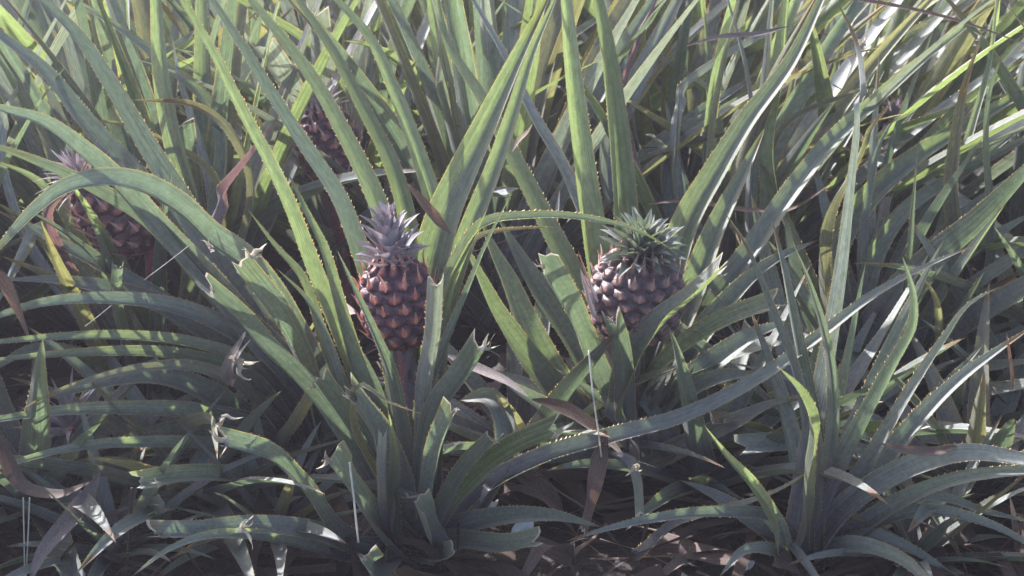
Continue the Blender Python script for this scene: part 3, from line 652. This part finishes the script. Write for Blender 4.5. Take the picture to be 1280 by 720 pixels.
def pineapple(parent, base, centre, axis, rx, hz, body_mat, bract_mat, crown_kind, crown=(0.06, .03, 60, .045, .016), seed=1, label=None, tall=1.0, rows=10, around=13, crown_spread=1.0, bract_len=1.0, crown_on=True):
    """parent plant; centre/axis in world; rx radius, hz half height"""
    root = empty('pineapple', (0, 0, 0)); root.parent = parent; root.location = Vector(centre) - Vector(parent.location)
    if label: root['label'] = label
    Z = Vector(axis).normalized(); X = Z.orthogonal().normalized(); Yv = Z.cross(X)
    M3 = Matrix((X, Yv, Z)).transposed(); M4 = M3.to_4x4()
    rs = random.Random(seed)
    BH = 0.13 if around < 12 else 0.11
    def prof(z):          # z in -1..1
        return rx * (max(0.0, 1 - abs(z) ** 2.9)) ** 0.5 * (1 - 0.06 * z) + 0.0
    # eye centres on the (angle, z) lattice
    eyes = []
    for r in range(rows + 1):
        z = -0.90 + 1.80 * r / rows
        for a in range(around):
            th = (a + 0.5 * (r % 2)) / around * 2 * math.pi + r * 0.05
            eyes.append((th, z, rs.uniform(.9, 1.08)))
    E = np.array(eyes)
    NA, NZ = 208, 120
    th = np.linspace(0, 2 * np.pi, NA, endpoint=False); zz = np.linspace(-1, 1, NZ)
    TH, ZZ = np.meshgrid(th, zz)
    dz_u = 1.80 / rows; da_u = 2 * np.pi / around
    best = np.full(TH.shape, 9.0); second = np.full(TH.shape, 9.0)
    for e in E:
        d = np.abs(TH - e[0] % (2 * np.pi)); d = np.minimum(d, 2 * np.pi - d) / da_u
        q = np.sqrt(d ** 2 + ((ZZ - e[1]) / dz_u * 0.87) ** 2)
        m = q < best
        second = np.where(m, best, np.minimum(second, q)); best = np.where(m, q, best)
    edge = np.clip((second - best) * 1.6, 0, 1)
    bump = (edge * (2 - edge)) * 1.0
    bump = bump * (0.75 + 0.25 * np.cos(np.clip(best * 2.2, 0, 3.14)))
    vs = []
    for i in range(NZ):
        for j in range(NA):
            z = ZZ[i, j]; r0 = prof(z); b = bump[i, j] * BH * rx
            zc = z * hz
            nn = Vector((math.cos(TH[i, j]), math.sin(TH[i, j]), (z ** 3) * 1.2)).normalized()
            p = Vector((math.cos(TH[i, j]) * r0, math.sin(TH[i, j]) * r0, zc)) + nn * b
            p += nn * noise.noise(p * 120) * 0.0006
            vs.append(M3 @ p)
    fs = [(i*NA+j, i*NA+(j+1) % NA, (i+1)*NA+(j+1) % NA, (i+1)*NA+j) for i in range(NZ-1) for j in range(NA)]
    fs += [tuple(range(NA))[::-1], tuple((NZ-1)*NA+j for j in range(NA))]
    fb = mesh_obj('fruit_body', vs, fs, None, None, (body_mat,), root)
    at_ = fb.data.attributes.new('core', 'FLOAT', 'POINT')
    at_.data.foreach_set('value', np.clip(1.15 - best * 2.0, 0, 1).ravel().astype(np.float32))
    # bracts: a pointed scale on every eye
    vs, fs = [], []
    eh = 2 * hz * 0.9 / rows
    for (t, z, s) in eyes:
        r0 = prof(z) + (BH - .003) * rx
        out = Vector((math.cos(t), math.sin(t), 0)); tang = Vector((-math.sin(t), math.cos(t), 0))
        nn = Vector((out.x, out.y, (z ** 3) * 1.2)).normalized(); up = (Vector((0, 0, 1)) - nn * nn.z).normalized()
        tz = 1.0 + 1.5 * max(0, z) ** 3
        c = out * (r0 - 0.001) + Vector((0, 0, z * hz)) - up * eh * 0.30
        ln = eh * 1.08 * bract_len * s * tz; w = eh * 0.22 * s * rs.uniform(.8, 1.2)
        tw = rs.uniform(-.25, .25)
        b = len(vs); K = 5
        for i in range(K + 1):
            f = i / K
            lift = 0.06 * rx * math.sin(f * 2.2) + .0015 + (f ** 3) * eh * 0.40 * tz
            pc = c + up * (ln * f) + nn * lift + tang * tw * ln * f * f
            ww = w * (1 - f) ** 0.9 * (0.7 + 0.6 * math.sin(min(1, f * 2.5) * 1.57))
            vs += [M3 @ (pc - tang * ww - nn * .0012), M3 @ (pc + nn * .0011 * (1 - f)), M3 @ (pc + tang * ww - nn * .0012)]
        for i in range(K):
            for j in range(2):
                a = b + i * 3 + j; fs.append((a, a + 1, a + 4, a + 3))
    mesh_obj('eye_bracts', vs, fs, None, None, (bract_mat,), root)
    if crown_on:
        H, Rb, n, L0, W0 = crown
        Mt = M4.copy(); Mt.translation = Z * (hz * 0.86)
        crown_mesh('crown', H, Rb, n, L0, W0, (M[crown_kind], SPINE, TORN), root, Mt, seed + 40, crown_spread)
    return root

# fruit 1
c1 = at(498, 377, 1.97); A = plants['A']['o']
pineapple(A, None, c1, (-0.10, -0.05, 1), .053, .070, EYE, BRACT, 'c', crown=(.150, .031, 54, .041, .022), seed=3, rows=7, around=11, label='slim dark pineapple with orange scales and a silvery purple crown', crown_spread=.58, bract_len=1.15)
tube('stalk', [c1 + Vector((0.004, 0, -.062)), at(508, 470, 1.965), at(513, 545, 1.955), at(520, 640, 1.94), at(525, 700, 1.93)], .0125, STALK, A, sides=10, r1=.014)
for x0, y0, x1, y1, s in ((492, 425, 527, 500, 1), (515, 400, 505, 480, -1), (505, 470, 512, 562, 1), (520, 450, 524, 520, -1)):
    T('A', [(x1, y1), ((x0 + x1) / 2 + 3 * s, (y0 + y1) / 2), (x0, y0)], 1.93, 15, 'u', 'b', root=False, taper=1.7, Yr=1.95, name='stalk_bract', spines=False)
# fruit 2
c2 = at(795, 368, 2.09); B = plants['B']['o']
pineapple(B, None, c2, (0.05, -0.18, 1), .070, .075, EYE2, BRACT2, 'k', crown=(.085, .034, 68, .051, .022), seed=11, rows=8, around=14, label='round dusky brown pineapple with a wide green crown', crown_spread=.92, bract_len=.95)
tube('stalk', [c2 + Vector((0, 0.02, -.07)), at(790, 470, 2.15), at(783, 560, 2.2)], .014, STALK, B, sides=10)
for dx, dy, w in ((-72, -38, 10), (-66, -20, 14), (-62, -30, 9)):
    T('B', [(797 + dx, 372 + dy), (797 + dx + 7, 372 + dy + 28), (797 + dx + 22, 372 + dy + 62)], 2.03, w, 'c', 'b', root=False, taper=1.4, Yr=2.06, name='slip_leaf')
# fruit 3 leaning left, crown at the left
c3 = at(147, 264, 2.26); E_ = plants['E']['o']
pineapple(E_, None, c3, (-0.62, -0.1, .75), .058, .078, EYE, BRACT2, 'c', crown=(.07, .030, 40, .060, .010), seed=21, rows=7, around=10, label='dark pineapple leaning over behind the arching leaf', bract_len=1.3)
tube('stalk', [c3 + Vector((.05, 0.0, -.045)), at(195, 380, 2.32), at(192, 540, 2.35)], .013, STALK, E_, sides=10)
# fruit 4 half hidden
c4 = at(412, 186, 2.70); F_ = plants['F']['o']
pineapple(F_, None, c4, (-0.22, 0, 1), .058, .085, EYE, BRACT2, 'c', crown=(.06, .03, 40, .05, .014), seed=31, rows=8, around=10, label='half hidden pineapple seen through a gap between green leaves', bract_len=1.2)
tube('stalk', [c4 + Vector((0, 0.0, -.08)), at(430, 330, 2.8), at(440, 430, 2.82)], .013, STALK, F_, sides=10)

# small ground sucker rosette at the lower left
sk = empty('pineapple_sucker', (0, 0, 0)); pb = at(90, 548, 2.12); sk.location = (pb.x, pb.y, 0)
tag(sk, 'small purplish grey pineapple sucker shoot low behind the drooping leaves at left', 'plant')
crown_mesh('leaf_rosette', .09, .022, 26, .085, .013, (M['c'], SPINE, TORN), sk, Matrix.Translation(Vector((0, 0, max(pb.z, .0)))), 77, 1.15)
tube('stem', [Vector((pb.x, pb.y, -.01)), Vector((pb.x, pb.y, max(pb.z, 0) * .5)), Vector((pb.x, pb.y, max(pb.z, .02) + .02))], .011, STALK, sk, n=4)

# ------------------------------------------------------------------ generated plants of the field
def free_leaf(az, el, L, W, droop, twist, seed):
    """leaf in plant space; el = start elevation; droop bends it down"""
    n = 26
    p = Vector((math.cos(az) * .018, math.sin(az) * .018, .02 + 0.08 * max(0, el - .8)))
    rs = random.Random(seed); path = [p.copy()]; a = el; z = az; sw = rs.uniform(-.25, .25)
    for i in range(n):
        t = i / n
        a = el - droop * t ** 1.7 + .0
        z = az + sw * t
        p = p + Vector((math.cos(z) * math.cos(a), math.sin(z) * math.cos(a), math.sin(a))) * (L / n)
        if p.z < .015: p.z = .015
        path.append(p.copy())
    Ns = []
    for i, q in enumerate(path):
        h = Vector((-math.cos(az), -math.sin(az), 0)); s = Vector((-math.sin(az), math.cos(az), 0))
        Ns.append(h * .8 + Vector((0, 0, 1)) + s * twist * i / n)
    return blade(path, L, Ns, W, taper=2.4, chan=rs.uniform(.25, .45), seed=seed, across=4, spine_step=.009, tooth=.0026, cut=(rs.random() < .06), ragged=1.2)
protos = []
def make_proto(idx, kinds, nl, tall, lean):
    rs = random.Random(900 + idx); res = []
    for k in range(nl):
        f = k / nl
        az = k * 2.39996 + rs.uniform(-.25, .25)
        el = R(30) + R(56) * f ** .65 + rs.uniform(-.1, .1); el = min(el, R(87))
        L = 1.08 * tall * (0.75 + 0.35 * math.sin(math.pi * min(1, .25 + f * .6))) * rs.uniform(.85, 1.1)
        if f > .88: L *= .65
        droop = R(60) * (1 - f) ** 1.5 * rs.uniform(.2, 1.1) + R(4)
        v, fc, u, m_ = free_leaf(az, el, L, rs.uniform(.052, .070), droop, rs.uniform(-.7, .7), idx * 100 + k)
        v = [q + Vector((lean * q.z * q.z, 0, 0)) for q in v]
        me = bpy.data.meshes.new('leaf'); me.from_pydata([tuple(q) for q in v], [], fc)
        l = me.uv_layers.new(name='UVMap'); ix = np.empty(len(me.loops), dtype=np.int32); me.loops.foreach_get('vertex_index', ix)
        l.data.foreach_set('uv', np.asarray(u, dtype=np.float32)[ix].ravel())
        for mm in (M[rs.choice(kinds)], SPINE, TORN): me.materials.append(mm)
        me.polygons.foreach_set('material_index', m_); me.polygons.foreach_set('use_smooth', [True] * len(me.polygons)); me.update()
        res.append(me)
    return res
KS = ['ggbbopp', 'gggbppog', 'gbbpbpg', 'ggyogbp', 'ggbbdupp', 'gggpppbo', 'bbggppu']
for i in range(7): protos.append(make_proto(i, KS[i], 32, (.86, .92, .84, .84, .88, .96, .86)[i], (.0, .40, -.08, .50, .60, .05, .45)[i]))

def far_label(X, Y):
    return None
gen = []
def scatter_plant(X, Y, idx, rz, sc, label, group, fruit=False):
    o = empty('pineapple_plant', (X, Y, 0), rz); o.scale = (sc, sc, sc)
    tag(o, label, 'plant', group)
    for me in protos[idx]:
        l = bpy.data.objects.new('leaf', me); C.objects.link(l); l.parent = o
    gen.append(o)
    return o
rs = random.Random(5)
def half(Y): return Y * 0.394 + .25
row = 0; Yr = 2.72
NAMES = ['first', 'second', 'third', 'fourth', 'fifth', 'sixth', 'seventh', 'eighth', 'ninth', 'tenth', 'eleventh', 'twelfth', 'thirteenth']
seen_rows = []
while Yr < 8.6:
    xs = []; sp = .40 if row < 6 else .46
    X = -half(Yr) - .35 + (row % 2) * sp / 2
    while X < half(Yr) + .35:
        xs.append(X + rs.uniform(-.07, .07)); X += sp
    for j, X in enumerate(xs):
        Y = Yr + rs.uniform(-.1, .1)
        skip = False
        for q in plants.values():
            b = q['base']
            if (b.x - X) ** 2 + (b.y - Y) ** 2 < .2 ** 2: skip = True
        if skip: continue
        rgt = X > .25 * half(Yr)
        lft = X < -.45 * half(Yr); idx = rs.choice([0, 2, 5]) if not (rgt or lft) else rs.choice([1, 4, 6, 3])
        rz_ = rs.uniform(0, 6.28) if not (rgt or lft) else (rs.uniform(-.6, .6) + (0 if rgt else math.pi))
        lab = 'green pineapple plant %s from the left in the %s row behind the fruiting plants' % (NAMES[min(j, 12)], NAMES[row]) if row < 4 else 'pineapple plant crowded among its like in the far rows near the top edge'
        scatter_plant(X, Y, idx, rz_, rs.uniform(.88, 1.08) if not rgt else rs.uniform(.78, .98), lab, 'pineapple plants of the field')
    row += 1; Yr += .44 if row < 7 else .6
# squat shaded young plants filling the floor between the big ones
def squat(idx):
    rq = random.Random(400 + idx); res = []
    for k in range(22):
        az = k * 2.39996 + rq.uniform(-.3, .3); f = k / 22
        v, fc, u, m_ = free_leaf(az, R(14) + R(46) * f + rq.uniform(-.1, .1), rq.uniform(.30, .52), rq.uniform(.032, .046), R(55) * (1 - f) * rq.uniform(.5, 1.2), rq.uniform(-.8, .8), 7000 + idx * 50 + k)
        me = bpy.data.meshes.new('leaf'); me.from_pydata([tuple(q) for q in v], [], fc)
        l = me.uv_layers.new(name='UVMap'); ix = np.empty(len(me.loops), dtype=np.int32); me.loops.foreach_get('vertex_index', ix)
        l.data.foreach_set('uv', np.asarray(u, dtype=np.float32)[ix].ravel())
        for mm in (M[rq.choice('bbbgbo')], SPINE, TORN): me.materials.append(mm)
        me.polygons.foreach_set('material_index', m_); me.polygons.foreach_set('use_smooth', [True] * len(me.polygons)); me.update(); res.append(me)
    return res
SQ = [squat(i) for i in range(3)]
for q, (x, y, Y, lab) in enumerate([
    (255, 640, 2.08, 'low shaded pineapple plant on the floor beneath the leftward drooping leaves'),
    (655, 620, 2.22, 'low shaded pineapple plant between the two fruiting plants, behind the cut leaves'),
    (875, 650, 2.12, 'low shaded pineapple plant between the round fruit plant and the blue green young one'),
    (1215, 650, 2.10, 'low shaded pineapple plant right of the blue green young plant'),
    (50, 660, 2.05, 'low shaded pineapple plant in the lower left corner behind the hanging dry leaf'),
    (1010, 600, 2.25, 'low shaded pineapple plant hidden just behind the blue green young plant'),
    (345, 700, 1.98, 'low pineapple plant at the bottom edge left of the slim fruit plant'),
    (1290, 560, 2.3, 'low shaded pineapple plant at the right edge under the diagonal leaves'),
    (150, 730, 1.92, 'low pineapple plant at the bottom edge near the thin dry stalk'),
    (1140, 745, 1.90, 'low pineapple plant at the bottom right edge under the arching leaf')]):
    p = at(x, y, Y); o = empty('pineapple_plant', (p.x, p.y, 0), q * 1.3); s_ = (1.0 if Y > 2.04 else .62); o.scale = (s_, s_, s_)
    tag(o, lab, 'plant', 'low pineapple plants filling the floor')
    for me in SQ[q % 3]:
        l = bpy.data.objects.new('leaf', me); C.objects.link(l); l.parent = o
# neighbours beside the view, they throw their shade into it
for j, (X, Y) in enumerate([(-1.15, 2.5), (-1.28, 2.05), (-1.22, 1.6), (-1.65, 2.35), (1.20, 2.45), (1.25, 1.95), (1.15, 1.5), (-1.6, 1.9), (1.6, 2.3), (-.62, 2.62), (.45, 2.72)]):
    scatter_plant(X, Y, rs.choice([0, 2, 6, 1]), rs.uniform(0, 6.28), rs.uniform(.85, .98), 'pineapple plant at the side edge of the near rows, mostly out of view' if abs(X) > 1 else ('pineapple plant just behind the arching leaves at left' if X < 0 else 'pineapple plant just behind the broad upright leaves right of the round pineapple'), 'pineapple plants of the field')

# a leaf of a back plant never crosses in front of the near plants: those are cut away, as growers do along the row
_removed = 0
for o in list(gen):
    Mw = Matrix.Translation(o.location) @ Matrix.Rotation(o.rotation_euler.z, 4, 'Z') @ Matrix.Scale(o.scale[0], 4)
    Mn = np.array(Mw)
    for l in list(o.children):
        n_ = len(l.data.vertices); co = np.empty(n_ * 3, dtype=np.float32); l.data.vertices.foreach_get('co', co); co = co.reshape(-1, 3)[::3]
        wv = co @ Mn[:3, :3].T + Mn[:3, 3]
        dy = wv[:, 1]; dzv = wv[:, 2] - CAMZ
        dep = dy * math.cos(PITCH) - dzv * math.sin(PITCH); upv = dy * math.sin(PITCH) + dzv * math.cos(PITCH)
        px = 640 + wv[:, 0] / dep * F; py = 360 - upv / dep * F
        lim = 2.42 if o.location.y > 2.55 or abs(o.location.x) < 1 else 2.2
        bad = (px > -20) & (px < 1300) & (py > -10) & (py < 740) & (dy < lim) & (wv[:, 2] > .06)
        if bad.any(): bpy.data.objects.remove(l); _removed += 1
print('removed', _removed)

# far fruits glimpsed at the top
for (x, y, Y, lab, sd) in ((884, 35, 3.6, 'small dark pineapple glimpsed at the top right of centre', 51), (1196, 12, 3.5, 'reddish dark pineapple glimpsed in the top right corner', 52), (1107, 190, 2.95, 'shaded pineapple lost in the dark between the right leaves', 53)):
    c = at(x, y, Y); o = min(gen, key=lambda g_: (g_.location.x - c.x) ** 2 + (g_.location.y - c.y) ** 2)
    o.scale = (1, 1, 1); o.rotation_euler = (0, 0, 0); o.location.x = c.x; o.location.y = c.y + .02
    pineapple(o, None, c, (.1, -.05, 1), .052, .07, EYE, BRACT, 'c', crown=(.07, .03, 34, .05, .016), seed=sd, rows=8, around=11, label=lab)
    tube('stalk', [c + Vector((0, 0, -.06)), c + Vector((0.01, 0, -.2)), Vector((c.x, c.y + .02, 0.02))], .013, STALK, o, sides=8, n=8)

# ------------------------------------------------------------------ ground and litter
def hgt(x, y): return noise.noise(Vector((x * 3, y * 3, 0))) * .02 + noise.noise(Vector((x * 14, y * 14, 3))) * .008 - .012
vs, fs = [], []; NX, NY = 130, 150
for i in range(NY + 1):
    for j in range(NX + 1):
        fy = (i / NY); y = -1 + fy * 12; x = -6.5 + 13 * j / NX
        vs.append((x, y, hgt(x, y)))
for i in range(NY):
    for j in range(NX): a = i * (NX + 1) + j; fs.append((a, a + 1, a + NX + 2, a + NX + 1))
b = len(vs)   # skirt to the horizon
big = [(-400, -400), (400, -400), (400, 400), (-400, 400)]
vs += [(x, y, -.03) for x, y in big]
c0, c1_, c2_, c3_ = 0, NX, NY * (NX + 1) + NX, NY * (NX + 1)
fs += [(b, b + 1, c1_, c0), (b + 1, b + 2, c2_, c1_), (b + 2, b + 3, c3_, c2_), (b + 3, b, c0, c3_)]
g_ = mesh_obj('ground', vs, fs, None, None, (SOIL,)); tag(g_, kind='structure')
# litter: dead straps and shreds on the soil
vs, fs, uvs, mi = [], [], [], []
rl = random.Random(99)
for k in range(1500):
    Y = rl.uniform(1.4, 6.5) if k % 3 else rl.uniform(1.6, 2.6); X = rl.uniform(-half(Y) - .2, half(Y) + .2)
    L = rl.uniform(.06, .38); a = rl.uniform(0, 6.28); bend = rl.uniform(-.5, .5); W = rl.uniform(.006, .036) if rl.random() < .6 else .004
    h0 = rl.uniform(.0, .07); arch = rl.uniform(0, .06); n = 8; path = []
    x, y = X, Y
    for i in range(n + 1):
        t = i / n; path.append(Vector((x, y, hgt(x, y) + .008 + h0 * (1 - t) + arch * math.sin(math.pi * t))))
        x += math.cos(a + bend * t) * L / n; y += math.sin(a + bend * t) * L / n
    tw = rl.uniform(-1, 1)
    Ns = [Vector((tw * math.sin(i), tw * math.cos(i * .7), 1)) for i in range(n + 1)]
    v, f, u, m_ = blade(path, L, Ns, W, taper=3, chan=rl.uniform(-.3, .5), seed=k, spines=False, across=2, wob=.3)
    bb = len(vs); vs += v; uvs += u; kk = rl.choice([0, 0, 1, 2]); mi += [kk] * len(f); fs += [tuple(q + bb for q in t) for t in f]
lt = mesh_obj('leaf_litter', vs, fs, uvs, mi, (LITTER, LITTER, M['d'])); tag(lt, 'layer of dead brown leaf straps and shreds on the soil', 'litter', kind='stuff')

# white scraps on the ground
def scrap(x, y, Y, sx, sy, seed, label, cat='scrap', zz=None):
    rs = random.Random(seed); p = at(x, y, Y); p.z = max(p.z, .02)
    n = 8; vs, fs = [], []
    for s in (0, 1):
        for i in range(n + 1):
            for j in range(n + 1):
                u, v = i / n - .5, j / n - .5
                r = 1 - .35 * (abs(u) + abs(v)) + rs.uniform(-.05, .05) * (1 - s)
                z = noise.noise(Vector((u * 3 + seed, v * 3, 1))) * .6
                vs.append((u * sx * r, v * sy * r, z * sx * .8 + .001 * s + .01))
    N1 = (n + 1) ** 2
    for i in range(n):
        for j in range(n):
            a = i * (n + 1) + j; fs.append((a, a + n + 1, a + n + 2, a + 1)); fs.append((a + N1, a + 1 + N1, a + n + 2 + N1, a + n + 1 + N1))
    o = mesh_obj('plastic_scrap', vs, fs, None, None, (PLASTIC,)); o.location = p; o.rotation_euler = (R(25), 0, rs.uniform(0, 3))
    tag(o, label, cat); return o
scrap(601, 634, 2.0, .055, .05, 1, 'bluish white crumpled scrap on the ground behind the cut leaves')
scrap(652, 668, 1.9, .055, .03, 2, 'flat white scrap just above the low cut leaf right of centre')
scrap(925, 708, 1.86, .035, .04, 3, 'small pale blue scrap at the bottom edge left of the young plant')

# ------------------------------------------------------------------ veil volume, added to lift and tint the shadows
hv = [(x, y, z) for z in (-1.1, 2.6) for x, y in ((-9, -3), (9, -3), (9, 12.5), (-9, 12.5))]
hz_ = None
hm, nt = new_mat('veil'); pv = nt.nodes.new('ShaderNodeVolumePrincipled'); oh = nt.nodes.new('ShaderNodeOutputMaterial')
pv.inputs['Color'].default_value = (.88, .84, 1.0, 1); pv.inputs['Density'].default_value = VEIL_DENSITY; pv.inputs['Anisotropy'].default_value = .35
nt.links.new(pv.outputs[0], oh.inputs['Volume'])
hb = mesh_obj('veil', hv, [(3, 2, 1, 0), (4, 5, 6, 7), (0, 1, 5, 4), (1, 2, 6, 5), (2, 3, 7, 6), (3, 0, 4, 7)], mats=(hm,), smooth=False); tag(hb, 'thin pale veil added over the field to lift its shadows', 'veil', kind='stuff')
# ------------------------------------------------------------------ light
w = bpy.data.worlds.new('World'); scene.world = w; w.use_nodes = True
nt = w.node_tree; nt.nodes.clear()
sky = nt.nodes.new('ShaderNodeTexSky'); sky.sky_type = 'NISHITA'; sky.sun_disc = False
SUN_EL, SUN_AZ = R(36), R(-52)            # azimuth measured from +Y towards +X
sky.sun_elevation = SUN_EL; sky.sun_rotation = SUN_AZ; sky.dust_density = 4.0; sky.air_density = 0.9; sky.ozone_density = 0.6
bg = nt.nodes.new('ShaderNodeBackground'); bg.inputs[1].default_value = 0.15
ow = nt.nodes.new('ShaderNodeOutputWorld'); nt.links.new(sky.outputs[0], bg.inputs[0]); nt.links.new(bg.outputs[0], ow.inputs[0])
sd = bpy.data.lights.new('sun', 'SUN'); so = bpy.data.objects.new('sun', sd); C.objects.link(so)
sd.energy = 5.0  # clear low morning sun; sd.angle = R(0.8); sd.color = (1.0, .93, .82)
d = Vector((math.sin(SUN_AZ) * math.cos(SUN_EL), math.cos(SUN_AZ) * math.cos(SUN_EL), math.sin(SUN_EL)))
so.rotation_euler = (-d).to_track_quat('-Z', 'Y').to_euler(); so.location = (0, 0, 4)

scene.view_settings.view_transform = 'Standard'; scene.view_settings.look = 'None'
scene.view_settings.exposure = 1.5; scene.view_settings.gamma = 1
scene.cycles.max_bounces = 8; scene.cycles.transparent_max_bounces = 4
try:
    scene.cycles.use_denoising = True; scene.cycles.denoiser = 'OPENIMAGEDENOISE'
except Exception: pass
